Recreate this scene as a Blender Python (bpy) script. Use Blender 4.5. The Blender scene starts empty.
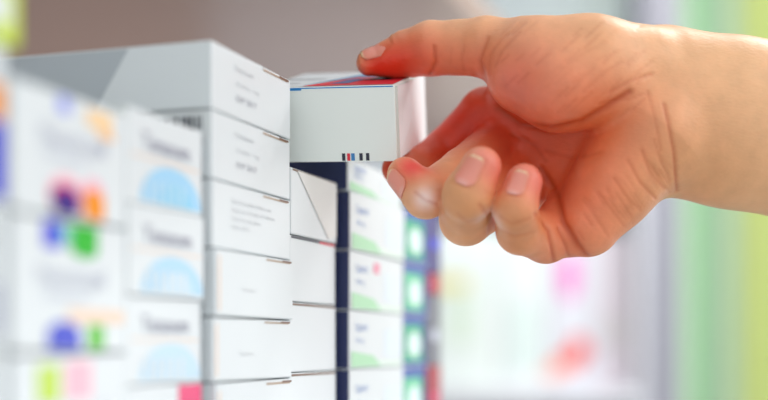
import bpy, bmesh, math, random
import numpy as np
from mathutils import Vector, Matrix
random.seed(7)
S = bpy.context.scene
COL = S.collection
F = 1250.0
CZ = 1.25                      # eye height above the floor

def W(u, v, Y):                # a point at distance Y seen in direction (u, v)
    return Vector(((u-384)/F*Y, Y, CZ+(345-v)/F*Y))

# ---------------------------------------------------------------- materials
def lin(c):
    return tuple(((x/255)/12.92 if x/255 <= .04045 else ((x/255+.055)/1.055)**2.4) for x in c)
def mat(name, rgb, rough=.5, spec=.5, bump=0, bscale=400, var=0, coat=0, trans=0):
    m = bpy.data.materials.new(name); m.use_nodes = True
    nt = m.node_tree; b = nt.nodes['Principled BSDF']
    c = lin(rgb)
    b.inputs['Base Color'].default_value = (*c, 1)
    b.inputs['Roughness'].default_value = rough
    b.inputs['Specular IOR Level'].default_value = spec
    b.inputs['Coat Weight'].default_value = coat
    tc = nt.nodes.new('ShaderNodeTexCoord')
    if var:
        n = nt.nodes.new('ShaderNodeTexNoise'); n.inputs['Scale'].default_value = bscale*.1
        nt.links.new(tc.outputs['Object'], n.inputs['Vector'])
        mx = nt.nodes.new('ShaderNodeMix'); mx.data_type = 'RGBA'
        mx.inputs['A'].default_value = (*[x*(1-var) for x in c], 1)
        mx.inputs['B'].default_value = (*[min(1, x*(1+var)) for x in c], 1)
        nt.links.new(n.outputs['Fac'], mx.inputs['Factor'])
        nt.links.new(mx.outputs['Result'], b.inputs['Base Color'])
    if bump:
        n = nt.nodes.new('ShaderNodeTexNoise'); n.inputs['Scale'].default_value = bscale
        nt.links.new(tc.outputs['Object'], n.inputs['Vector'])
        bp = nt.nodes.new('ShaderNodeBump'); bp.inputs['Strength'].default_value = bump
        bp.inputs['Distance'].default_value = .0005
        nt.links.new(n.outputs['Fac'], bp.inputs['Height'])
        nt.links.new(bp.outputs['Normal'], b.inputs['Normal'])
    return m
M = {}
def m_(k, *a, **k2):
    if k not in M: M[k] = mat(k, *a, **k2)
    return M[k]
CARD = m_('white_card', (226, 231, 233), .42, bump=.08, bscale=300, var=.015)
CARDW = m_('warm_white_card', (230, 228, 224), .45, bump=.08, bscale=300, var=.015)
CARDSHADE = m_('grey_card', (186, 194, 200), .5, bump=.08)
CARDLIT = m_('light_grey_card', (228, 234, 237), .45, bump=.08)
CARDH = m_('held_box_card', (238, 243, 238), .42, bump=.1, bscale=250, var=.015)
def ink(name, rgb): return m_('ink_'+name, rgb, .45)

# ---------------------------------------------------------------- objects
def obj(name, bm, mats, parent=None, smooth=False):
    me = bpy.data.meshes.new(name); bm.to_mesh(me); bm.free()
    for m in (mats if isinstance(mats, (list, tuple)) else [mats]): me.materials.append(m)
    if smooth:
        for p in me.polygons: p.use_smooth = True
    o = bpy.data.objects.new(name, me); COL.objects.link(o)
    if parent: o.parent = parent
    return o
def thing(name, label, cat, loc=(0, 0, 0), group=None, rot=None):
    o = bpy.data.objects.new(name, None); COL.objects.link(o)
    o.empty_display_size = .01
    o.location = loc
    if rot: o.rotation_euler = rot
    o['label'] = label; o['category'] = cat
    if group: o['group'] = group
    return o
def tag(o, label, cat, group=None):
    o['label'] = label; o['category'] = cat
    if group: o['group'] = group
    return o
def struct(name, bm, m):
    o = obj(name, bm, m); o['kind'] = 'structure'; return o
def add_box(bm, x0, x1, y0, y1, z0, z1, bev=0, mi=0, seg=2):
    b = bmesh.new()
    bmesh.ops.create_cube(b, size=1)
    for v in b.verts:
        v.co = Vector((x0+(v.co.x+.5)*(x1-x0), y0+(v.co.y+.5)*(y1-y0), z0+(v.co.z+.5)*(z1-z0)))
    if bev: bmesh.ops.bevel(b, geom=b.edges[:], offset=bev, segments=seg, affect='EDGES', profile=.5)
    for f in b.faces: f.material_index = mi
    me = bpy.data.meshes.new('t'); b.to_mesh(me); b.free(); bm.from_mesh(me); bpy.data.meshes.remove(me)
def bx(x0, x1, y0, y1, z0, z1, bev=0):
    bm = bmesh.new(); add_box(bm, x0, x1, y0, y1, z0, z1, bev); return bm
def poly(bm, pts, mi):
    f = bm.faces.new([bm.verts.new(p) for p in pts]); f.material_index = mi; return f

class Carton:
    """mesh of one carton with its printing; local x along the front, y into depth, z up"""
    def __init__(s, w, d, h, body=CARD, bev=.0005):
        s.w, s.d, s.h = w, d, h; s.bm = bmesh.new(); s.m = [body]
        add_box(s.bm, 0, w, 0, d, 0, h, bev)
    def mi(s, m):
        if m not in s.m: s.m.append(m)
        return s.m.index(m)
    def P(s, face, a, b, off=.00012):
        if face == 'front': return (a, -off, b)
        if face == 'left': return (-off, a, b)      # a = distance back from the front edge
        if face == 'right': return (s.w+off, a, b)
        if face == 'top': return (a, b, s.h+off)
    def shape(s, face, pts, m, off=.00012):
        poly(s.bm, [s.P(face, a, b, off) for a, b in pts], s.mi(m))
    def rect(s, face, a0, a1, b0, b1, m, off=.00012):
        s.shape(face, [(a0, b0), (a1, b0), (a1, b1), (a0, b1)], m, off)
    def disc(s, face, a, b, ra, rb, m, t0=0, t1=360, off=.00012, n=28):
        s.shape(face, [(a+ra*math.cos(math.radians(t0+(t1-t0)*i/n)), b+rb*math.sin(math.radians(t0+(t1-t0)*i/n))) for i in range(n if t1-t0 >= 360 else n+1)], m, off)
    def text(s, a, b, size, body, m, face='front', bold=.0, sx=1):
        cu = bpy.data.curves.new('t', 'FONT'); cu.body = body; cu.size = size; cu.offset = bold*size
        o = bpy.data.objects.new('t', cu); COL.objects.link(o)
        bpy.context.view_layer.update()
        me = bpy.data.meshes.new_from_object(o.evaluated_get(bpy.context.evaluated_depsgraph_get()))
        i = s.mi(m); k = len(s.bm.verts); fk = len(s.bm.faces)
        s.bm.from_mesh(me); s.bm.verts.ensure_lookup_table(); s.bm.faces.ensure_lookup_table()
        for v in s.bm.verts[k:]: v.co = Vector(s.P(face, a+v.co.x*sx, b+v.co.y, .0002))
        for f in s.bm.faces[fk:]: f.material_index = i
        bpy.data.objects.remove(o); bpy.data.curves.remove(cu); bpy.data.meshes.remove(me)

# the line of carton faces runs along D, their depth along N
D = Vector((.3148, .9491, 0)); N = Vector((-.9491, .3148, 0)); ANG = math.atan2(D.y, D.x)
def yline(u): return 41.4/(139.75-.175*u)
def pline(u, off=0):
    Y = yline(u); return Vector(((u-384)/F*Y, Y, 0)) + N*off
PX = lambda c, x: None
ORD = ['topmost', 'second from the top', 'third from the top', 'fourth from the top', 'fifth from the top', 'sixth from the top']

def column(u0, u1, zs, depth, off, deco, labels, group, jit=.0006, gap=.0003, name='medicine_box', flap=True, body=CARD):
    p0 = pline(u0, off); w = (pline(u1)-pline(u0)).length-.0006
    for i in range(len(zs)-1):
        z1, z0 = zs[i], zs[i+1]; h = z1-z0-gap
        c = Carton(w, depth, h, body)
        deco(c, i)
        j = random.uniform(-jit, jit); a = random.uniform(-.006, .006)
        p = p0+N*j
        t = thing(name, labels[i], 'medicine box', (p.x, p.y, CZ+z0), group, (0, 0, ANG+a))
        obj('carton', c.bm, c.m, t)
        if flap:
            # tuck-in flap closing the right-hand end, with its thumb notch and free lip
            f = bmesh.new()
            add_box(f, w, w+.00035, .002, depth*.35, .001, h-.0006, .00012)
            obj('end_flap', f, body, t)
    return w

lav, lav2 = ink('lavender_grey', (192, 195, 212)), ink('pale_lavender', (205, 208, 226))
violet, magenta = ink('violet', (48, 0, 130)), ink('magenta', (215, 40, 105))
pinkish, orange = ink('pale_pink', (250, 190, 205)), ink('orange', (250, 150, 5))
blue, green = ink('blue', (10, 30, 215)), ink('green', (0, 185, 15))
teal, peach = ink('pale_teal', (150, 215, 205)), ink('peach', (246, 216, 192))
lime, sky = ink('lime', (195, 225, 60)), ink('sky_blue', (165, 215, 245))
sky2, dark = ink('light_sky_blue', (200, 228, 245)), ink('charcoal', (40, 42, 60))
hot, grey = ink('hot_pink', (240, 45, 115)), ink('type_grey', (200, 203, 206))
navy, crim = ink('navy', (44, 54, 100)), ink('crimson', (165, 0, 40))
brown, red = ink('brown', (120, 85, 65)), ink('red', (225, 40, 60))
mgreen, pgreen = ink('mint_green', (120, 215, 160)), ink('pale_green', (205, 238, 215))
steel, purple = ink('steel_blue', (90, 150, 190)), ink('purple', (110, 30, 130))

# --- nearest stack, at the left edge (mostly out of frame)
def deco_z(c, i):
    w, h = c.w, c.h
    if i == 0:
        c.rect('front', w*.62, w*.985, h*.52, h*.74, orange)
        c.rect('front', w*.80, w*.985, h*.0+.0008, h*.50, blue)
    else:
        c.rect('front', w*.86, w*.97, h*.1, h*.45, lav)
        c.text(w*.1, h*.6, .006, 'Nootropil', lav)
column(-95, 5, [.0715, .034, -.001, -.0385], .09, 0, deco_z,
       ['white carton at the left edge with orange and blue print, under a yellow-green box',
        'blurred white carton at the left edge, middle one of three cut off by the frame',
        'blurred white carton at the bottom left corner, lowest of its stack'], 'cartons cut off by the left edge')
c = Carton(.05, .03, .028, m_('yellow_green_card', (205, 225, 60), .5))
c.rect('front', .004, .046, .004, .012, CARD)
p = pline(-130, -.001)
t = thing('medicine_box', 'small yellow-green box in the top left corner', 'medicine box', (p.x, p.y, CZ+.0718), None, (0, 0, ANG))
c2 = c; obj('carton', c.bm, c.m, t)
f = bmesh.new(); add_box(f, .05, .0504, .002, .028, .001, .026); obj('end_flap', f, M['yellow_green_card'], t)

# --- stack A: wide blurred cartons with coloured figures
def deco_a(c, i):
    w, h = c.w, c.h
    if i == 0:
        c.rect('front', w*.37, w*.47, h*.84, h*.98, ink('periwinkle', (150, 160, 240)))
        c.rect('front', w*.62, w*.86, h*.80, h*.95, ink('pale_orange', (252, 215, 165)))
        c.disc('front', w*.80, h*.76, w*.09, h*.04, ink('light_orange', (250, 200, 150)))
        c.text(w*.22, h*.56, .0078, 'Nootropil', lav)
        c.text(w*.24, h*.46, .0032, '1200 mg tablets', lav2)
        c.disc('front', w*.44, h*.18, w*.15, h*.17, pinkish)
        c.disc('front', w*.43, h*.15, w*.13, h*.12, magenta, off=.00022)
        c.disc('front', w*.43, h*.14, w*.11, h*.09, violet, off=.0003)
        c.rect('front', w*.33, w*.54, h*.02, h*.16, violet, off=.0004)
        c.disc('front', w*.68, h*.20, w*.11, h*.17, pinkish)
        c.rect('front', w*.59, w*.78, h*.02, h*.22, orange, off=.0003)
        c.disc('front', w*.68, h*.20, w*.08, h*.07, orange, off=.0004)
    else:
        pal = [(blue, teal, green), (lime, pinkish, pinkish)][min(i-1, 1)]
        if i == 1:
            c.rect('front', w*.25, w*.39, h*.78, h*.985, pal[0])
            c.rect('front', w*.39, w*.49, h*.82, h*.97, pal[1])
            c.rect('front', w*.47, w*.72, h*.78, h*.985, pal[2])
            c.disc('front', w*.60, h*.79, w*.12, h*.06, pal[2], off=.0002)
        else:
            c.rect('front', w*.20, w*.38, h*.66, h*.93, lime)
            c.rect('front', w*.43, w*.66, h*.68, h*.95, pinkish)
        c.text(w*.2, h*.50, .0078, 'Nootropil', lav)
        c.text(w*.24, h*.40, .0032, '1200 mg tablets', lav2)
        c.rect('front', w*.45, w*.97, h*.22, h*.33, peach)
        c.disc('front', w*.42, h*.13, w*.14, h*.10, ink('slate_blue', (55, 70, 205)))
        c.rect('front', w*.28, w*.56, h*.015, h*.10, ink('slate_blue', ()), off=.0003)
        c.rect('front', w*.63, w*.78, h*.015, h*.21, ink('leaf_green', (90, 195, 25)))
column(11, 127, [.0655, .033, -.0017, -.0385], .09, .0005, deco_a,
       ['wide white carton with violet and orange figures, topmost of the blurred front stack',
        'wide white carton with blue and green figures, middle of the blurred front stack',
        'wide white carton with a lime mark, lowest of the blurred front stack'], 'wide cartons of the blurred front stack', gap=.0009)

# --- stack B: cartons with blue half discs
def deco_b(c, i):
    w, h = c.w, c.h
    if i < 3:
        c.text(w*.18, h*.60, .0072, 'Tenaxum', ink('type_mauve', (160, 160, 176)), bold=.012, sx=1.12)
        c.rect('front', w*.05, w*.95, h*.505, h*.525, peach)
        b = [sky, ink('sky_pale', (180, 220, 244)), sky2][i]
        c.disc('front', w*.57, h*.05, w*.41, h*.42, b, 0, 180)
        c.disc('front', w*.62, h*.05, w*.22, h*.24, ink('sky_deep', (140, 210, 240)) if i == 0 else sky2, 0, 180, off=.0002)
        for k in range(5):
            c.rect('front', w*(.25+.11*k), w*(.29+.11*k), h*.06, h*.30, CARD if i else sky2, off=.0003)
    else:
        c.rect('front', w*.66, w*.985, h*.30, h*.985, hot)
        c.rect('front', w*.05, w*.6, h*.5, h*.6, lav2)
column(133, 209, [.0687, .041, .0144, -.0117, -.0385], .09, .0021, deco_b,
       ['white carton with grey name and bright blue half disc, topmost of the second stack',
        'white carton with a blue half disc, second from the top of the second stack',
        'white carton with very pale blue half disc, third down in the second stack',
        'white carton with a hot pink corner under the blue half-disc cartons'], 'cartons with blue half discs')

# --- stack C: long plain cartons, the tallest stack
def deco_c(c, i):
    w, h = c.w, c.h
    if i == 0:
        c.rect('left', .0006, .0895, .0006, h-.0006, CARDSHADE)  # shade painted on the side in grey; the slanted front part stays lit
        c.shape('left', [(.0005, .0005), (.0435, .0005), (.0300, h-.0005), (.0005, h-.0005)], CARDLIT, .0003)
    if i == 1:
        y = .0035
        random.seed(3)
        while y < .0200:
            b = random.choice([.0005, .0009, .0013]); c.rect('left', y, y+b, h-.0062, h-.0018, dark); y += b+random.choice([.0006, .001])
    if i < 2:
        c.text(w*.26, h*.72, .0026, 'Tenaxum', grey, sx=1.6)
        c.text(w*.28, h*.50, .0018, '30 tablets  1 mg', grey, sx=1.6)
        c.text(w*.28, h*.26, .0028, 'EXP 2017', ink('type_dark_grey', (172, 174, 182)), sx=1.5)
    elif i == 2:
        for k in range(4):
            c.text(w*.22, h*(.72-.13*k), .0019, ['Read the leaflet before use', 'Keep out of reach of children', 'Store in a dry place', 'below 25 C'][k], grey, sx=1.6)
    else:
        c.rect('front', w*.03, w*.05, h*.08, h*.9, peach)
        c.text(w*.30, h*.4, .0020, 'Tenaxum', ink('type_pale', (215, 218, 220)), sx=1.6)
    # brown shadow gap under the lid lip, painted on at the far top corner
    c.rect('front', w*.62, w*.95, h*.935, h*.965, ink('tan', (176, 150, 128)))
    c.rect('front', w*.84, w*.97, h*.95, h*.98, brown, off=.0002)
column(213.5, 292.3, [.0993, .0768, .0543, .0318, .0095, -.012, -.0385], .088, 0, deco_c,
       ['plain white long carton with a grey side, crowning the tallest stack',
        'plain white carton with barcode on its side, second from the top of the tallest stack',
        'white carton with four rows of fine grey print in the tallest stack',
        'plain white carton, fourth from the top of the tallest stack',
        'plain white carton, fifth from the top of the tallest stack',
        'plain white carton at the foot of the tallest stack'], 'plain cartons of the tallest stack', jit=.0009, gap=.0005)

# --- stack D
def deco_d(c, i):
    w, h = c.w, c.h
    c.rect('front', w*.03, w*.97, h*.955, h*.985, brown)
    if i == 1:
        c.rect('front', w*.03, w*.62, h*.955, h*.99, dark, off=.0002); c.rect('front', w*.62, w*.97, h*.955, h*.99, red, off=.0002)
    if i == 0:
        poly(c.bm, [(w*.12, -.0003, h*.97), (w*.985, -.0003, h*.97), (w*.985, -.0003, h*.10), (w*.80, -.0003, h*.04)], c.mi(CARDW))
column(293.8, 340, [.0672, .0418, .0165, -.0103, -.0385], .085, .0012, deco_d,
       ['white carton with a loose folded flap, directly under the held box',
        'white carton with a dark and red top seam, second below the held box',
        'white carton, third below the held box beside the navy gap',
        'white carton at the foot of the stack below the held box'], 'white cartons below the held box')

# --- stack E, navy left sides
def deco_e(c, i):
    w, h = c.w, c.h
    c.rect('left', .0003, c.d-.001, .0003, h-.0003, navy)
    c.rect('front', w*.03, w*.97, h*.02, h*.12, ink('haze_green', (225, 242, 230)))
    c.shape('front', [(w*.03, h*.03), (w*.55, h*.03), (w*.42, h*.22), (w*.03, h*.30)], ink('soft_green', (176, 226, 182)), .0002)
    c.text(w*.10, h*.66, .0052, 'Lipanor', ink('type_blue', (150, 170, 215)), sx=1.0)
    c.text(w*.10, h*.45, .003, '100 mg', ink('type_blue', ()), sx=1.2)
    if i == 2: c.rect('front', w*.42, w*.52, h*.68, h*.86, ink('rose', (240, 130, 160)))
    c.rect('front', w*.62, w*.92, h*.2, h*.7, ink('faint_blue', (225, 236, 245)))
column(344, 399, [.0785, .0645, .0398, .0147, -.010, -.0385], .085, -.0022, deco_e,
       ['white carton with navy side peeking out beneath the held box',
        'white carton with pale green print and navy side, nearest below the middle fingertip',
        'white carton with a small rose square and navy side',
        'white carton with navy side, fourth down in the green-printed stack',
        'white carton with navy side at the foot of the green-printed stack'], 'green-printed cartons with navy sides')

# --- stack F
def deco_f(c, i):
    w, h = c.w, c.h
    g1 = [ink('jade', (40, 175, 125)), ink('mint_panel', (90, 200, 150))][i % 2]
    c.rect('front', .0004, w-.0004, .0004, h-.0004, ink('cobalt', (30, 75, 165)))
    c.rect('front', w*.04, w*.78, h*.08, h*.80, g1, off=.0002)
    c.disc('front', w*.46, h*.42, w*.27, h*.25, ink('ice', (225, 245, 240)), off=.0003)
    c.rect('front', w*.86, w*.97, h*.1, h*.9, violet if i < 2 else navy, off=.0003)
column(401.5, 426, [.066, .0402, .0150, -.010, -.0385], .085, -.001, deco_f,
       ['small carton with green panel and cobalt border, topmost of the narrow stack',
        'small carton with mint panel and cobalt border, second of the narrow stack',
        'small carton with green panel and navy edge, third of the narrow stack',
        'small carton with mint panel, lowest of the narrow stack'], 'green and cobalt cartons')

# --- stack G, seen nearly edge on
gm = [ink('deep_violet', (52, 32, 115)), crim, ink('dull_grey', (112, 112, 122)), crim]
gz = [.073, .0375, .0265, -.0105, -.0385]
gl = ['violet carton at the far end of the row of stacks', 'thin crimson carton between violet and grey ones at the far end',
      'grey carton at the far end of the row of stacks', 'crimson carton at the foot of the far end stack']
p = pline(428); w = (pline(441)-p).length
for i in range(4):
    c = Carton(w, .085, gz[i]-gz[i+1]-.0003, gm[i])
    c.rect('front', w*.2, w*.8, c.h*.35, c.h*.5, [blue, magenta, lav, magenta][i])
    t = thing('medicine_box', gl[i], 'medicine box', (p.x, p.y, CZ+gz[i+1]), 'coloured cartons at the far end', (0, 0, ANG))
    obj('carton', c.bm, c.m, t)
    f = bmesh.new(); add_box(f, w, w+.0004, .002, .03, .001, c.h-.001) if False else add_box(f, w, w+.0004, .002, .03, .001, gz[i]-gz[i+1]-.0015)
    obj('end_flap', f, gm[i], t)

# ---------------------------------------------------------------- held box
w, d, h = .052, .060, .0284
c = Carton(w, d, h, CARDH, .0004)
# origin of the mesh is its front left bottom corner
c.rect('front', .0006, w-.036, h-.0013, h-.0003, ink('edge_blue', (20, 130, 200)))
c.rect('front', w-.036, w-.0006, h-.0007, h-.0003, ink('edge_blue', ()))
x = w-.0168*1.25
for dx, bw, m in ((0, .0013, dark), (.0020, .0012, red), (.0036, .0014, ink('mid_blue', (60, 130, 190))), (.0068, .0013, dark), (.0094, .0013, dark)):
    c.rect('front', w-.0215+dx, w-.0215+dx+bw, .0004, .0032, m)
tr = lambda *pts: pts
c.rect('top', .001, w-.001, .0008, d-.0008, CARD)
c.shape('top', [(w-.036, .0010), (w-.0008, .0010), (w-.0008, .034), (w-.022, .034)], red, .0002)
c.shape('top', [(w-.027, .008), (w-.020, .008), (w-.016, .026), (w-.022, .026)], ink('dusty_blue', (90, 110, 165)), .0003)
c.shape('top', [(w-.016, .020), (w-.006, .020), (w-.004, .032), (w-.013, .032)], dark, .0003)
c.shape('top', [(w-.037, .0040), (w-.022, .0350), (w-.006, .0350), (w-.006, .058), (w-.020, .058)], steel, .0002)
c.rect('top', .002, w-.040, .0120, .0135, ink('mid_grey', (150, 155, 160)), .0003)
c.rect('top', .002, w-.034, .028, .030, ink('mid_grey', ()), .0003)
R = Matrix.Rotation(-.2193, 4, 'Z') @ Matrix.Rotation(.0212, 4, 'Y') @ Matrix.Rotation(.2963, 4, 'X')
org = Vector((.0051, .472, CZ+.0694)) - (R.to_3x3() @ Vector((w, 0, 0)))
HB = thing('medicine_box', 'white box with red and blue printed top, held between thumb and fingers', 'medicine box', org, None, R.to_euler())
obj('carton', c.bm, c.m, HB)
# end flap: folded tongue over the right-hand end, bulging along a diagonal crease
f = bmesh.new()
a = [(w+.0002, .0012, .0006), (w+.0002, .0012, h-.0008), (w+.0002, d-.001, h-.0008), (w+.0002, d-.001, .0006)]
ms = (w+.0016, .021, h*.44); mt = (w+.0013, .028, h-.0012); mb = (w+.0010, .040, .0008)
V = [f.verts.new(q) for q in a+[ms, mt, mb]]
for q in ((0, 1, 5, 4), (0, 4, 6), (4, 5, 2), (4, 2, 6), (6, 2, 3)): f.faces.new([V[k] for k in q])
obj('end_flap', f, m_('flap_card', (246, 248, 250), .65, .2), HB)
f = bmesh.new()
add_box(f, w-.0004, w+.0010, .0008, .0014, .0003, h-.0004, .0002)
obj('flap_edge', f, m_('cut_card', (215, 212, 205), .6), HB)

# ---------------------------------------------------------------- the hand (signed distance field -> one mesh)
def w3(u, v, Y): return np.array([(u-384)/F*Y, Y, (345-v)/F*Y], dtype=np.float32)
def cone(P, a, b, ra, rb, sy=1.0, yc=None):
    a, b = a.copy(), b.copy()
    if sy != 1.0:
        P = P.copy() if P.base is None else np.array(P)
        P[..., 1] = a[1]+(P[..., 1]-a[1])*sy; b[1] = a[1]+(b[1]-a[1])*sy
    ab = b-a; L = float(ab@ab)
    t = np.clip(((P-a)@ab)/L, 0, 1)
    dd = P-(a+t[..., None]*ab)
    return np.sqrt((dd*dd).sum(-1))-(ra+(rb-ra)*t)
def smin(a, b, k):
    h_ = np.clip(.5+.5*(b-a)/k, 0, 1)
    return b+(a-b)*h_-k*h_*(1-h_)
mm = .001
def chain(P, pts, k):
    r = None
    for i in range(len(pts)-1):
        (u0, v0, y0, r0), (u1, v1, y1, r1) = pts[i], pts[i+1]
        q = cone(P, w3(u0, v0, y0), w3(u1, v1, y1), r0*mm, r1*mm)
        r = q if r is None else smin(r, q, k*mm)
    return r
THUMB = [(512, 54, .474, 13.6), (486, 47, .476, 11.0), (458, 47.5, .480, 9.9), (431, 48.5, .483, 10.0), (406, 54, .486, 8.5), (390, 59, .487, 6.7), (369, 63, .487, 5.0)]
INDEX = [(520, 110, .497, 11), (485, 113, .503, 10), (444, 150, .507, 8.2), (419, 166, .498, 7.0), (397, 169, .492, 6.0)]
MIDDLE = [(505, 140, .500, 10.5), (463, 172, .476, 9), (426, 196, .457, 8.1), (405, 175, .463, 6.7)]
RING = [(525, 180, .496, 11), (466, 219, .462, 9.6), (468, 195, .441, 8.9), (481, 167, .440, 7.2)]
PINKY = [(572, 222, .479, 12), (546, 237, .468, 9.6), (520, 231, .455, 8.4), (515, 208, .441, 7.8), (524, 182, .442, 6.5)]
FINGERS = [THUMB, INDEX, MIDDLE, RING, PINKY]
def field2(P):
    # palm + each finger; the free finger segments meet each other with hard creases
    palm = chain(P, [(655, 75, .480, 17), (520, 105, .496, 11.5)], 5)
    for c_ in ([(655, 100, .480, 17), (505, 140, .500, 10.5)], [(655, 125, .480, 16), (525, 180, .496, 11)], [(650, 145, .478, 15), (572, 222, .479, 12)]):
        palm = smin(palm, chain(P, c_, 5), 9*mm)
    arm = cone(P, w3(930, 158, .49), w3(725, 121, .478), .0400, .0300, 1.30)
    arm = smin(arm, cone(P, w3(725, 121, .478), w3(670, 111, .474), .0300, .0272, 1.30), 12*mm)
    palm = smin(palm, arm, 14*mm)
    hyp = chain(P, [(648, 138, .470, 22.5), (614, 185, .468, 15.2), (587, 223, .468, 12.8)], 6)
    palm = smin(palm, hyp, 5*mm)
    then = chain(P, [(640, 72, .470, 17.5), (590, 66, .464, 17.6), (540, 62, .466, 17)], 6)
    then = smin(then, chain(P, [(610, 90, .462, 14), (560, 88, .458, 15), (525, 76, .466, 14)], 6), 6*mm)
    web = chain(P, [(520, 66, .482, 14), (520, 96, .492, 11)], 4)
    thumb = smin(then, chain(P, THUMB, 3), 6*mm)
    body = smin(palm, web, 6*mm)
    body = smin(body, thumb, 3.0*mm)
    free = None
    for ch in FINGERS[1:]:
        base = chain(P, ch[:2], 1)
        body = smin(body, base, 4*mm)
        tip = chain(P, ch[1:], 2.0)
        free = tip if free is None else smin(free, tip, .6*mm)
    return smin(body, free, 2.0*mm)
step = .0008
x = np.arange(-.020, .205, step, dtype=np.float32); y = np.arange(.418, .522, step, dtype=np.float32); z = np.arange(.024, .148, step, dtype=np.float32)
nx, ny, nz = len(x), len(y), len(z)
G = np.empty((nx, ny, nz), np.float32)
yy, zz = np.meshgrid(y, z, indexing='ij')
for i0 in range(0, nx, 16):
    xs = x[i0:i0+16]
    P = np.empty((len(xs), ny, nz, 3), np.float32)
    P[..., 0] = xs[:, None, None]; P[..., 1] = yy; P[..., 2] = zz
    G[i0:i0+16] = field2(P)
def surface_nets(G, o, s):
    ins = G < 0
    cn = [(i, j, k) for i in (0, 1) for j in (0, 1) for k in (0, 1)]
    sl = lambda A, c: A[c[0]:A.shape[0]-1+c[0], c[1]:A.shape[1]-1+c[1], c[2]:A.shape[2]-1+c[2]]
    cnt = sum(sl(ins, c).astype(np.int8) for c in cn)
    act = (cnt > 0) & (cnt < 8)
    idx = -np.ones(act.shape, np.int64); ids = np.argwhere(act); idx[act] = np.arange(len(ids))
    vals = {c: sl(G, c)[act] for c in cn}
    acc = np.zeros((len(ids), 3)); n = np.zeros(len(ids))
    for a in cn:
        for ax in range(3):
            if a[ax]: continue
            b = list(a); b[ax] = 1; b = tuple(b)
            ga, gb = vals[a], vals[b]; m = (ga < 0) != (gb < 0)
            t = np.where(m, ga/np.where(m, ga-gb, 1), 0)
            p = np.tile(np.array(a, float), (len(ids), 1)); p[:, ax] += t
            acc[m] += p[m]; n[m] += 1
    V = (ids+acc/n[:, None])*s+np.array(o)
    Q = []
    for ax in range(3):
        o1, o2 = (ax+1) % 3, (ax+2) % 3
        A = ins; B = np.roll(ins, -1, ax)
        m = A != B
        sel = [slice(1, -1)]*3
        e = np.argwhere(m[tuple(sel)])+1
        inside = A[tuple(e.T)]
        def at(d1, d2):
            q = e.copy(); q[:, o1] += d1; q[:, o2] += d2; return idx[tuple(q.T)]
        q = np.stack([at(-1, -1), at(0, -1), at(0, 0), at(-1, 0)], 1)
        q[~inside] = q[~inside][:, ::-1]
        Q.append(q[(q >= 0).all(1)])
    return V, np.concatenate(Q)
V, Q = surface_nets(G, (x[0], y[0], z[0]), step)
del G
def grad(p, e=.0004):
    g = np.empty_like(p)
    for k in range(3):
        dlt = np.zeros(3, np.float32); dlt[k] = e
        g[:, k] = field2(p+dlt)-field2(p-dlt)
    return g/np.maximum(np.linalg.norm(g, axis=1, keepdims=True), 1e-9)
V = V.astype(np.float32)
NRM = grad(V)
V = V-NRM*field2(V)[:, None]*.7
NRM = grad(V)
U_, V_ = 384+F*V[:, 0]/V[:, 1], 345-F*V[:, 2]/V[:, 1]
facing = np.clip((-(NRM*V).sum(1)/np.linalg.norm(V, axis=1))*3, 0, 1)   # the side with the palm creases
def segd(pl):
    dmin = np.full(len(U_), 1e9)
    for (a, b), (c_, d_) in zip(pl[:-1], pl[1:]):
        L = (c_-a)**2+(d_-b)**2; t = np.clip(((U_-a)*(c_-a)+(V_-b)*(d_-b))/L, 0, 1)
        dmin = np.minimum(dmin, np.hypot(U_-a-t*(c_-a), V_-b-t*(d_-b)))
    return dmin
disp = np.zeros(len(V)); crease = np.zeros(len(V))
# (polyline on the palm side, width, depth in mm, far depth limit)
CR = [([(497, 108), (520, 124), (552, 129), (582, 122), (608, 106), (630, 92)], 3.4, 1.0),
      ([(664, 104), (669, 126), (674, 152), (677, 190)], 1.9, .62),
      ([(648, 92), (655, 120), (661, 150)], 1.6, .3),
      ([(541, 168), (557, 193), (563, 220), (578, 246), (588, 258)], 3.2, 1.0),
      ([(536, 214), (549, 231), (554, 262)], 2.2, .7), ([(558, 228), (566, 246), (570, 262)], 1.8, .5),
      ([(512, 134), (535, 145), (545, 160)], 2.2, .45), ([(545, 150), (575, 158), (600, 152)], 2.0, .3),
      ([(434, 46), (436, 62), (430, 76)], 2.0, .7), ([(464, 46), (462, 58), (464, 72)], 1.8, .22), ([(452, 48), (450, 64)], 1.6, .12),
      ([(488, 38), (480, 60), (486, 82)], 2.2, .45), ([(506, 34), (490, 54), (489, 74)], 1.8, .22), ([(520, 32), (502, 50), (495, 66)], 1.8, .22),
      ([(628, 160), (640, 182), (655, 198)], 1.8, .4), ([(642, 150), (650, 172), (664, 188)], 1.8, .4), ([(614, 178), (626, 196), (640, 210)], 1.7, .3),
      ([(598, 192), (612, 210), (624, 226)], 1.6, .25), ([(583, 200), (598, 220), (608, 236)], 1.6, .22), ([(654, 140), (662, 164), (670, 180)], 1.6, .3),
      ([(610, 92), (632, 80), (652, 74)], 2.0, .4), ([(600, 104), (628, 100), (648, 92)], 1.8, .3), ([(560, 70), (585, 52), (606, 42)], 1.8, .12),
      ([(583, 92), (602, 74), (622, 62)], 1.8, .2), ([(545, 88), (562, 70), (575, 60)], 1.6, .1), ([(596, 60), (622, 50)], 1.6, .12),
      ([(415, 192), (425, 200), (437, 204)], 1.8, .4), ([(480, 205), (490, 218), (489, 232)], 2.0, .45), ([(458, 214), (468, 222), (484, 218)], 1.5, .25),
      ([(500, 216), (512, 224), (530, 218)], 1.5, .3), ([(498, 228), (515, 236), (534, 232)], 1.3, .2), ([(484, 190), (494, 196)], 1.4, .2)]
rs = np.random.RandomState(4)
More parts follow.
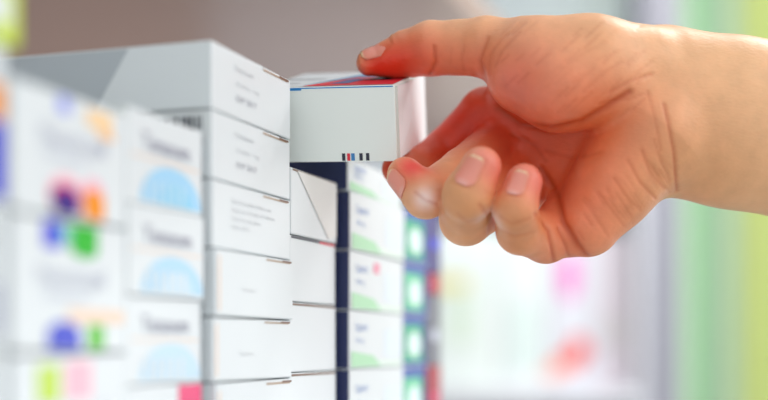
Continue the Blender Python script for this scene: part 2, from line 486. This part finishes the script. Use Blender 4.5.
for _ in range(46):                                       # fine skin lines over the ball of the thumb
    a, b = rs.uniform(500, 640), rs.uniform(26, 118); l = rs.uniform(8, 22)
    CR.append(([(a, b), (a+l*.8, b-l*.75)], 1.5, rs.uniform(.10, .26)))
for _ in range(40):                                       # and over the heel of the hand
    s_ = rs.uniform(0, 1); a, b = 580+90*s_+rs.uniform(-14, 4), 240-62*s_+rs.uniform(-34, 2); l = rs.uniform(8, 18)
    CR.append(([(a, b), (a+l*.6, b+l*.9)], 1.4, rs.uniform(.10, .26)))
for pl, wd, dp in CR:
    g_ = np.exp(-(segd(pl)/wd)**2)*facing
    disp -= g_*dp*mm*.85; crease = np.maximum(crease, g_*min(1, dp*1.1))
# nail axes: (tip centre, towards the tip, outward normal, half width, length, tip radius)
def unit(a): return a/np.linalg.norm(a)
NAILS = []
for ch, nv, hw, ln, back in ((THUMB, (-.35, -.40, .85), .0056, .0115, .3), (MIDDLE, (-.80, -.52, -.26), .0042, .0105, .25), (RING, (-.38, -.90, .15), .0036, .0110, .25), (PINKY, (-.34, -.92, .15), .0031, .0093, .25), (INDEX, (-.2, .3, -.9), .0050, .010, .25)):
    (u1, v1, y1, r1), (u0, v0, y0, r0) = ch[-1], ch[-2]
    tp, bs = w3(u1, v1, y1).astype(float), w3(u0, v0, y0).astype(float)
    ax = unit(tp-bs); n_ = np.array(nv, float); n_ = unit(n_-(n_@ax)*ax); s_ = np.cross(ax, n_)
    NAILS.append((tp, ax, n_, s_, hw, ln, r1*mm, ch))
def march(o, dr, ch):
    p = o.copy()
    for _ in range(40): p = p+dr*chain(p.astype(np.float32), ch[-3:], 2.0)[:, None]*.8
    return p
nail_meshes = []
for tp, ax, n_, s_, hw, ln, r, ch in NAILS:
    nu, nv = 15, 19
    aa, bb = np.meshgrid(np.linspace(-1, 1, nu), np.linspace(0, 1, nv), indexing='ij')
    # outline: rounded cuticle at the base, rounded free edge at the tip
    wid = hw*(1-.55*np.clip((.28-bb)/.28, 0, 1)**2.2-.40*np.clip((bb-.80)/.20, 0, 1)**2)
    ang = aa*wid/r
    along = -ln*.80+ln*bb*1.03
    ctr = tp+along[..., None]*ax
    dr = np.cos(ang)[..., None]*n_+np.sin(ang)[..., None]*s_
    # nail plates sit flat along the finger: start outside and march in
    st = (ctr+dr*.016).reshape(-1, 3); d_ = -(dr.reshape(-1, 3))
    p = march(st, d_, ch)
    rad = ((p-ctr.reshape(-1, 3))*dr.reshape(-1, 3)).sum(1).reshape(nu, nv)
    # keep the plate straight near the tip instead of following the round end
    base = rad[:, int(nv*.45)][:, None]
    rad = np.where(bb > .45, np.maximum(rad, base*(1-.22*((bb-.45)/.55)**2)-.0003), rad)
    pts = ctr+dr*(rad+.00022)[..., None]
    nail_meshes.append((pts, bb, aa))
    # groove of soft skin round the plate
    rel = V-tp; al = rel@ax; sd = rel@s_; nn = rel@n_
    inn = (np.abs(sd) < hw*1.25) & (al > -ln*.95) & (al < ln*.35) & (nn > 0)
    q = np.maximum(np.abs(sd)/hw, np.abs((al+ln*.32)/(ln*.52)))
    disp += np.where(inn, -.00022*np.exp(-((q-.9)/.25)**2)+.00030*np.exp(-((q-1.14)/.10)**2), 0)
V = V+NRM*disp[:, None].astype(np.float32)
# skin colour, with two glossy highlights painted in
def L(c_): return np.array(lin(c_))
tan, pink, rd, deep = L((240, 190, 148)), L((238, 132, 102)), L((226, 66, 58)), L((210, 100, 60))
Cc = np.tile(tan, (len(V), 1))
def blot(u, v, Y, r, col, a, ry=None):
    global Cc
    c0 = w3(u, v, Y); dd = np.linalg.norm(V-c0, axis=1)/(r*mm)
    k = (a*np.exp(-dd**2))[:, None]; Cc = Cc*(1-k)+col*k
for b in [(610, 185, .45, 34, pink, .55), (560, 165, .46, 34, pink, .8), (540, 200, .48, 26, pink, .8), (520, 85, .46, 22, pink, .6),
          (600, 120, .45, 16, deep, .45), (545, 155, .48, 22, L((222, 110, 76)), .8), (500, 130, .495, 22, L((218, 92, 74)), .9), (455, 120, .50, 24, L((205, 66, 56)), .9), (430, 150, .50, 18, L((200, 66, 50)), .7),
          (515, 85, .455, 13, L((232, 128, 120)), .55), (540, 105, .450, 16, L((230, 128, 108)), .55), (590, 110, .45, 12, deep, .3),
          (400, 68, .477, 14, rd, .95), (378, 66, .482, 8, rd, .8), (425, 66, .476, 11, L((228, 100, 80)), .7), (455, 66, .474, 11, L((226, 128, 98)), .6), (482, 68, .47, 11, L((222, 110, 84)), .6),
          (458, 205, .445, 18, L((206, 138, 92)), .75), (516, 220, .445, 15, L((208, 138, 96)), .7), (435, 190, .455, 12, L((224, 150, 120)), .6), (548, 228, .47, 14, L((226, 130, 102)), .6),
          (412, 166, .456, 7.5, L((236, 84, 84)), .9), (398, 165, .470, 6, L((225, 70, 64)), .5), (392, 168, .487, 9, L((205, 50, 45)), .9), (496, 168, .436, 8, L((236, 120, 106)), .8), (478, 156, .433, 7, L((240, 150, 138)), .7),
          (536, 184, .440, 8, L((236, 118, 110)), .8), (524, 172, .436, 6, L((240, 150, 138)), .6), (570, 235, .47, 10, L((214, 100, 70)), .55), (452, 160, .475, 10, L((236, 150, 122)), .5),
          (425, 199, .449, 4, L((250, 225, 218)), .95), (489, 222, .440, 4, L((250, 222, 214)), .95), (640, 200, .46, 12, L((226, 160, 120)), .5),  # first two: pale gloss highlights painted into the finger joints
          (680, 170, .455, 20, L((214, 160, 116)), .5), (720, 180, .455, 22, L((222, 168, 126)), .4)]:
    blot(*b)
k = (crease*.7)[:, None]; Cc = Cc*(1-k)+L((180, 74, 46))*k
me = bpy.data.meshes.new('hand')
me.vertices.add(len(V)); V2 = V.astype(np.float64).copy(); V2[:, 2] += CZ
HORG = np.array(W(690, 112, .476)); me.vertices.foreach_set('co', (V2-HORG).ravel())
me.loops.add(len(Q)*4); me.loops.foreach_set('vertex_index', Q.ravel().astype(np.int32))
me.polygons.add(len(Q)); me.polygons.foreach_set('loop_start', np.arange(0, len(Q)*4, 4, dtype=np.int32))
me.polygons.foreach_set('use_smooth', np.ones(len(Q), bool))
me.update(calc_edges=True); me.validate()
ca = me.color_attributes.new('skin', 'FLOAT_COLOR', 'POINT')
ca.data.foreach_set('color', np.concatenate([Cc, np.ones((len(V), 1))], 1).ravel().astype(np.float32))
sk = bpy.data.materials.new('skin'); sk.use_nodes = True; nt = sk.node_tree; b = nt.nodes['Principled BSDF']
at_ = nt.nodes.new('ShaderNodeAttribute'); at_.attribute_name = 'skin'
tc = nt.nodes.new('ShaderNodeTexCoord')
n1 = nt.nodes.new('ShaderNodeTexNoise'); n1.inputs['Scale'].default_value = 130; n1.inputs['Detail'].default_value = 5
n2 = nt.nodes.new('ShaderNodeTexVoronoi'); n2.inputs['Scale'].default_value = 900
mp = nt.nodes.new('ShaderNodeMapping'); mp.inputs['Scale'].default_value = (.55, 1, 1.4); mp.inputs['Rotation'].default_value = (0, .8, 0)
nt.links.new(tc.outputs['Object'], n1.inputs['Vector']); nt.links.new(tc.outputs['Object'], mp.inputs['Vector']); nt.links.new(mp.outputs['Vector'], n2.inputs['Vector'])
hs = nt.nodes.new('ShaderNodeHueSaturation')
mr = nt.nodes.new('ShaderNodeMapRange'); mr.inputs['From Min'].default_value = .3; mr.inputs['From Max'].default_value = .7; mr.inputs['To Min'].default_value = .93; mr.inputs['To Max'].default_value = 1.06
hs.inputs['Saturation'].default_value = 1.07; nt.links.new(n1.outputs['Fac'], mr.inputs['Value']); nt.links.new(mr.outputs['Result'], hs.inputs['Value'])
nt.links.new(at_.outputs['Color'], hs.inputs['Color']); nt.links.new(hs.outputs['Color'], b.inputs['Base Color'])
bp = nt.nodes.new('ShaderNodeBump'); bp.inputs['Strength'].default_value = .35; bp.inputs['Distance'].default_value = .0002
nt.links.new(n2.outputs['Distance'], bp.inputs['Height']); 
bp2 = nt.nodes.new('ShaderNodeBump'); bp2.inputs['Strength'].default_value = .35; bp2.inputs['Distance'].default_value = .0008
nt.links.new(n1.outputs['Fac'], bp2.inputs['Height']); nt.links.new(bp.outputs['Normal'], bp2.inputs['Normal']); nt.links.new(bp2.outputs['Normal'], b.inputs['Normal'])
b.inputs['Roughness'].default_value = .42; b.inputs['Specular IOR Level'].default_value = .45
b.inputs['Subsurface Weight'].default_value = .12; b.inputs['Subsurface Radius'].default_value = (1, .35, .2); b.inputs['Subsurface Scale'].default_value = .004
me.materials.append(sk)
hand = bpy.data.objects.new('hand', me); COL.objects.link(hand); hand.location = HORG
tag(hand, 'bare hand and forearm reaching in from the right, pinching the printed box', 'hand')
# nails
nm = bpy.data.materials.new('nail'); nm.use_nodes = True; nt = nm.node_tree; b = nt.nodes['Principled BSDF']
at_ = nt.nodes.new('ShaderNodeAttribute'); at_.attribute_name = 'nail'; nt.links.new(at_.outputs['Color'], b.inputs['Base Color'])
b.inputs['Roughness'].default_value = .28; b.inputs['Subsurface Weight'].default_value = .1; b.inputs['Subsurface Scale'].default_value = .002
for pts, bb, aa in nail_meshes:
    nu, nv = bb.shape; bm = bmesh.new()
    vs = [[bm.verts.new(Vector(pts[i, j])+Vector((0, 0, CZ))-Vector(HORG)) for j in range(nv)] for i in range(nu)]
    for i in range(nu-1):
        for j in range(nv-1): bm.faces.new((vs[i][j], vs[i+1][j], vs[i+1][j+1], vs[i][j+1]))
    bmesh.ops.recalc_face_normals(bm, faces=bm.faces[:])
    ctr = sum((v.co for v in bm.verts), Vector())/len(bm.verts)
    o = obj('fingernail', bm, nm, hand, True)
    ca = o.data.color_attributes.new('nail', 'FLOAT_COLOR', 'POINT')
    colr = []
    for i in range(nu):
        for j in range(nv):
            q = bb[i, j]; edge = min(1, max(0, (q-.92+.06*aa[i, j]**2)/.04)); lun = max(0, 1-((q-.0)/.22)**2-.8*aa[i, j]**2)
            c0 = L((238, 150, 132))*(1-edge)+L((244, 205, 165))*edge
            c0 = c0*(1-.35*lun)+L((246, 206, 198))*.35*lun
            c0 = c0*(1-.5*abs(aa[i, j])**3)+L((226, 140, 108))*.5*abs(aa[i, j])**3
            colr += [*c0, 1]
    ca.data.foreach_set('color', colr)
    so = o.modifiers.new('s', 'SOLIDIFY'); so.thickness = .00045; so.offset = -.6

# ---------------------------------------------------------------- shelving that carries the stacks
tp_ = m_('taupe_laminate', (134, 112, 103), .3, .5, bump=.05, bscale=60, var=.05)
wh_ = m_('white_laminate', (232, 234, 238), .4)
SH = thing('shelving_unit', 'open shelving unit with taupe upper board carrying the rows of cartons', 'shelf', (0, 0, 0))
def plank(y0, y1, f0, f1, z0, z1, m, name):
    # y0..y1 distance range along the row, f0..f1 offset behind the carton faces
    s0, s1 = (y0-.404)/D.y, (y1-.404)/D.y
    bm = bmesh.new(); add_box(bm, s0, s1, f0, f1, z0, z1, .001)
    o = obj(name, bm, m, SH); p = pline(213.5)
    o.matrix_local = Matrix.Translation((p.x, p.y, CZ)) @ Matrix.Rotation(ANG, 4, 'Z'); return o
plank(.10, .74, -.018, .60, -.0605, -.0385, wh_, 'shelf_board')
plank(-.10, 1.56, .0567, .60, .25, .272, tp_, 'upper_shelf_board')
plank(-.10, 1.56, .60, .62, -CZ, .60, tp_, 'back_panel')

# ---------------------------------------------------------------- far rack with cartons (out of focus)
def wx(u, Y): return (u-384)/F*Y
YR = 1.70
RK = thing('display_rack', 'white display rack of packs standing beyond the hand', 'rack', (0, 0, 0))
zb = CZ-.060
x0, x1 = wx(402, YR), wx(644, YR)
obj('back_panel', bx(x0, x1, YR+.22, YR+.24, 0, CZ+.39), m_('rack_white', (226, 228, 234), .5), RK)
for s_ in (x0, x1-.012): obj('side_panel', bx(s_, s_+.012, YR-.02, YR+.22, 0, CZ+.39, .001), m_('rack_white', ()), RK)
for zz_ in (zb-.02, zb+.30, zb-.42, zb-.85): obj('shelf_board', bx(x0+.012, x1-.012, YR-.02, YR+.22, zz_, zz_+.02, .001), m_('rack_white', ()), RK)
def pack(u0, u1, hgt, body, deco, label):
    a, b = wx(u0, YR), wx(u1, YR)
    c = Carton(b-a-.0006, .09, hgt, body, .0015); deco(c)
    t = thing('medicine_carton', label, 'carton', (a, YR+.01, zb), 'packs on the far white rack'); obj('carton', c.bm, c.m, t)
    f = bmesh.new(); add_box(f, .002, b-a-.0026, .004, .086, hgt, hgt+.0006, .0002); obj('top_flap', f, body, t)
def c_w(v): return v
vz = lambda v: (345-v)/F*YR+.060      # height above the rack shelf seen at row v
def dk1(c):
    c.rect('front', .002, c.w*.55, vz(291), vz(276), ink('straw', (240, 232, 160)), .0008)
    c.rect('front', c.w*.30, c.w*.6, vz(345), vz(292), ink('faint_lime', (228, 246, 226)), .0008)
def dk2(c): c.rect('front', .01, c.w-.01, vz(372), vz(300), ink('faint_mint', (226, 242, 238)), .0008)
def dk3(c):
    c.disc('front', c.w*.45, vz(275), .013, .034, ink('orchid', (242, 120, 205)), off=.0008)
    c.disc('front', c.w*.42, vz(362), .020, .012, ink('coral', (250, 120, 95)), off=.0008)
    c.disc('front', c.w*.66, vz(350), .014, .018, ink('scarlet', (245, 60, 60)), off=.0010)
    c.disc('front', c.w*.12, vz(372), .018, .008, ink('pale_coral', (250, 185, 165)), off=.0009)
def dk4(c): c.disc('front', c.w*.4, vz(330), .02, .02, ink('mouse', (214, 210, 212)), off=.0008)
pack(430, 500.4, .22, m_('pack_green_white', (240, 250, 246), .5), dk1, 'white pack with a straw yellow band beside the crimson far-end cartons')
pack(501, 548, .215, m_('pack_white', (236, 243, 243), .5), dk2, 'plain pale pack left of the pink-marked one on the far rack')
pack(549, 596, .225, m_('pack_lilac_white', (228, 230, 238), .5), dk3, 'pack with pink spot and red swoosh below the curled fingers')
pack(597, 640.5, .21, m_('pack_lilac', (222, 214, 222), .5), dk4, 'lilac-grey pack at the right end of the far rack')

# ---------------------------------------------------------------- room
struct('floor', bx(-4, 3, -3, 4, -.05, 0), m_('floor_vinyl', (205, 205, 200), .4, var=.05, bscale=30))
struct('ceiling', bx(-4, 3, 1.0, 4, 2.9, 2.95), m_('ceiling_paint', (235, 235, 235), .8))
YB = 3.0
wl = m_('wall_paint', (222, 228, 236), .8, var=.02, bscale=20)
wxs, wxe, wz0, wz1 = .66, 2.2, .5, 2.4
bm = bmesh.new()
add_box(bm, -4, wxs, YB, YB+.1, 0, 2.9); add_box(bm, wxe, 3, YB, YB+.1, 0, 2.9)
add_box(bm, wxs, wxe, YB, YB+.1, 0, wz0); add_box(bm, wxs, wxe, YB, YB+.1, wz1, 2.9)
struct('wall_back', bm, wl)
bm = bmesh.new()
fr = .05
add_box(bm, wxs, wxs+fr, YB+.01, YB+.07, wz0, wz1, .004); add_box(bm, wxe-fr, wxe, YB+.01, YB+.07, wz0, wz1, .004)
add_box(bm, wxs+fr, wxe-fr, YB+.01, YB+.07, wz0, wz0+fr, .004); add_box(bm, wxs+fr, wxe-fr, YB+.01, YB+.07, wz1-fr, wz1, .004)
add_box(bm, 1.42, 1.46, YB+.01, YB+.07, wz0+fr, wz1-fr, .004)
wf = struct('window_1', bm, wh_)
gl = bpy.data.materials.new('window_glass'); gl.use_nodes = True
b = gl.node_tree.nodes['Principled BSDF']; b.inputs['Transmission Weight'].default_value = 1; b.inputs['Roughness'].default_value = 0; b.inputs['IOR'].default_value = 1.05
g = obj('window_pane', bx(wxs+fr, wxe-fr, YB+.035, YB+.039, wz0+fr, wz1-fr), gl, wf)
# grey pillar
bm = bx(wx(641, 2.1), wx(680, 2.1), 2.1, 2.25, 0, 2.9, .006)
struct('trim_1', bm, m_('pillar_grey', (140, 139, 149), .5, var=.03, bscale=30))
# striped curtain hanging in front of the window
YC = 2.45
cur = thing('curtain', 'pleated green and yellow striped curtain at the right edge', 'curtain', (0, 0, 0))
stripes = [(682, (240, 250, 242)), (691, (196, 246, 180)), (706, (176, 208, 190)), (716, (196, 222, 190)), (731, (214, 232, 180)), (743, (212, 226, 186)), (755, (232, 238, 120)), (778, (214, 232, 180)), (800, (232, 238, 120)), (830, (180, 212, 180)), (1000, (200, 226, 170))]
bm = bmesh.new(); mats = []; 
def stripe_mat(k, rgb):
    m = bpy.data.materials.new('curtain_stripe_%d' % k); m.use_nodes = True; nt = m.node_tree; nt.nodes.clear()
    o = nt.nodes.new('ShaderNodeOutputMaterial'); a = nt.nodes.new('ShaderNodeBsdfDiffuse'); t = nt.nodes.new('ShaderNodeBsdfTranslucent'); x_ = nt.nodes.new('ShaderNodeMixShader')
    for q in (a, t): q.inputs['Color'].default_value = (*lin(rgb), 1)
    x_.inputs[0].default_value = .5; nt.links.new(a.outputs[0], x_.inputs[1]); nt.links.new(t.outputs[0], x_.inputs[2]); nt.links.new(x_.outputs[0], o.inputs[0]); return m
for k, (u, rgb) in enumerate(stripes): mats.append(stripe_mat(k, rgb))
xs = np.arange(wx(682, YC), wx(950, YC), .006); prev = None
for q in xs:
    yy_ = YC+.018*math.sin(q*75)
    cur_ = (bm.verts.new((q, yy_, .25)), bm.verts.new((q, yy_, 2.55)))
    if prev:
        f = bm.faces.new((prev[0], cur_[0], cur_[1], prev[1])); f.smooth = True
        u = 384+F*q/YC; f.material_index = max(i for i, s_ in enumerate(stripes) if s_[0] <= u+1.5)
    prev = cur_
obj('cloth', bm, mats, cur)
bm = bmesh.new(); bmesh.ops.create_cone(bm, cap_ends=True, segments=16, radius1=.012, radius2=.012, depth=xs[-1]-xs[0]+.2, matrix=Matrix.Translation(((xs[0]+xs[-1])/2, YC, 2.56)) @ Matrix.Rotation(math.pi/2, 4, 'Y'))
obj('curtain_rail', bm, wh_, cur)

# ---------------------------------------------------------------- light
wo = bpy.data.worlds.new('World'); S.world = wo; wo.use_nodes = True
bg = wo.node_tree.nodes['Background']; bg.inputs['Color'].default_value = (.93, .97, 1, 1); bg.inputs['Strength'].default_value = .84
def area(name, loc, target, size, power, col=(1, 1, 1)):
    l = bpy.data.lights.new(name, 'AREA'); l.shape = 'SQUARE'; l.size = size; l.energy = power; l.color = col
    o = bpy.data.objects.new(name, l); COL.objects.link(o); o.location = loc
    o.rotation_euler = (Vector(target)-Vector(loc)).to_track_quat('-Z', 'Y').to_euler(); return o
area('aisle_light', (1.3, .0, CZ+.9), (0, .5, CZ), .9, 5, (1, .98, .95))
area('window_light', (1.4, 1.6, CZ+.1), (.1, .5, CZ+.05), .8, 5)
l = bpy.data.lights.new('shelf_uplight', 'SPOT'); l.energy = 90; l.color = (.86, .93, 1); l.spot_size = math.radians(62); l.spot_blend = 1; l.shadow_soft_size = .08  # added spot without a fixture, brightens the upper board's underside towards the right
o = bpy.data.objects.new('shelf_uplight', l); COL.objects.link(o); o.location = (.95, 1.05, CZ-.30)
o.rotation_euler = (Vector((.05, 1.22, CZ+.25))-o.location).to_track_quat('-Z', 'Y').to_euler()
area('rack_light', (.75, 1.15, CZ+1.0), (.28, 1.85, CZ), .5, 13)

# ---------------------------------------------------------------- camera
cam = bpy.data.cameras.new('Camera'); co = bpy.data.objects.new('Camera', cam); COL.objects.link(co)
co.location = (0, 0, CZ); co.rotation_euler = (math.pi/2, 0, 0)
cam.sensor_width = 36; cam.lens = F/768*36; cam.shift_y = (345-200)/768
cam.clip_start = .01
cam.dof.use_dof = True; cam.dof.focus_distance = .468; cam.dof.aperture_fstop = 3.1
S.camera = co
S.view_settings.view_transform = 'Standard'; S.view_settings.look = 'None'; S.view_settings.exposure = .22; S.view_settings.gamma = 1
S.view_settings.use_curve_mapping = False
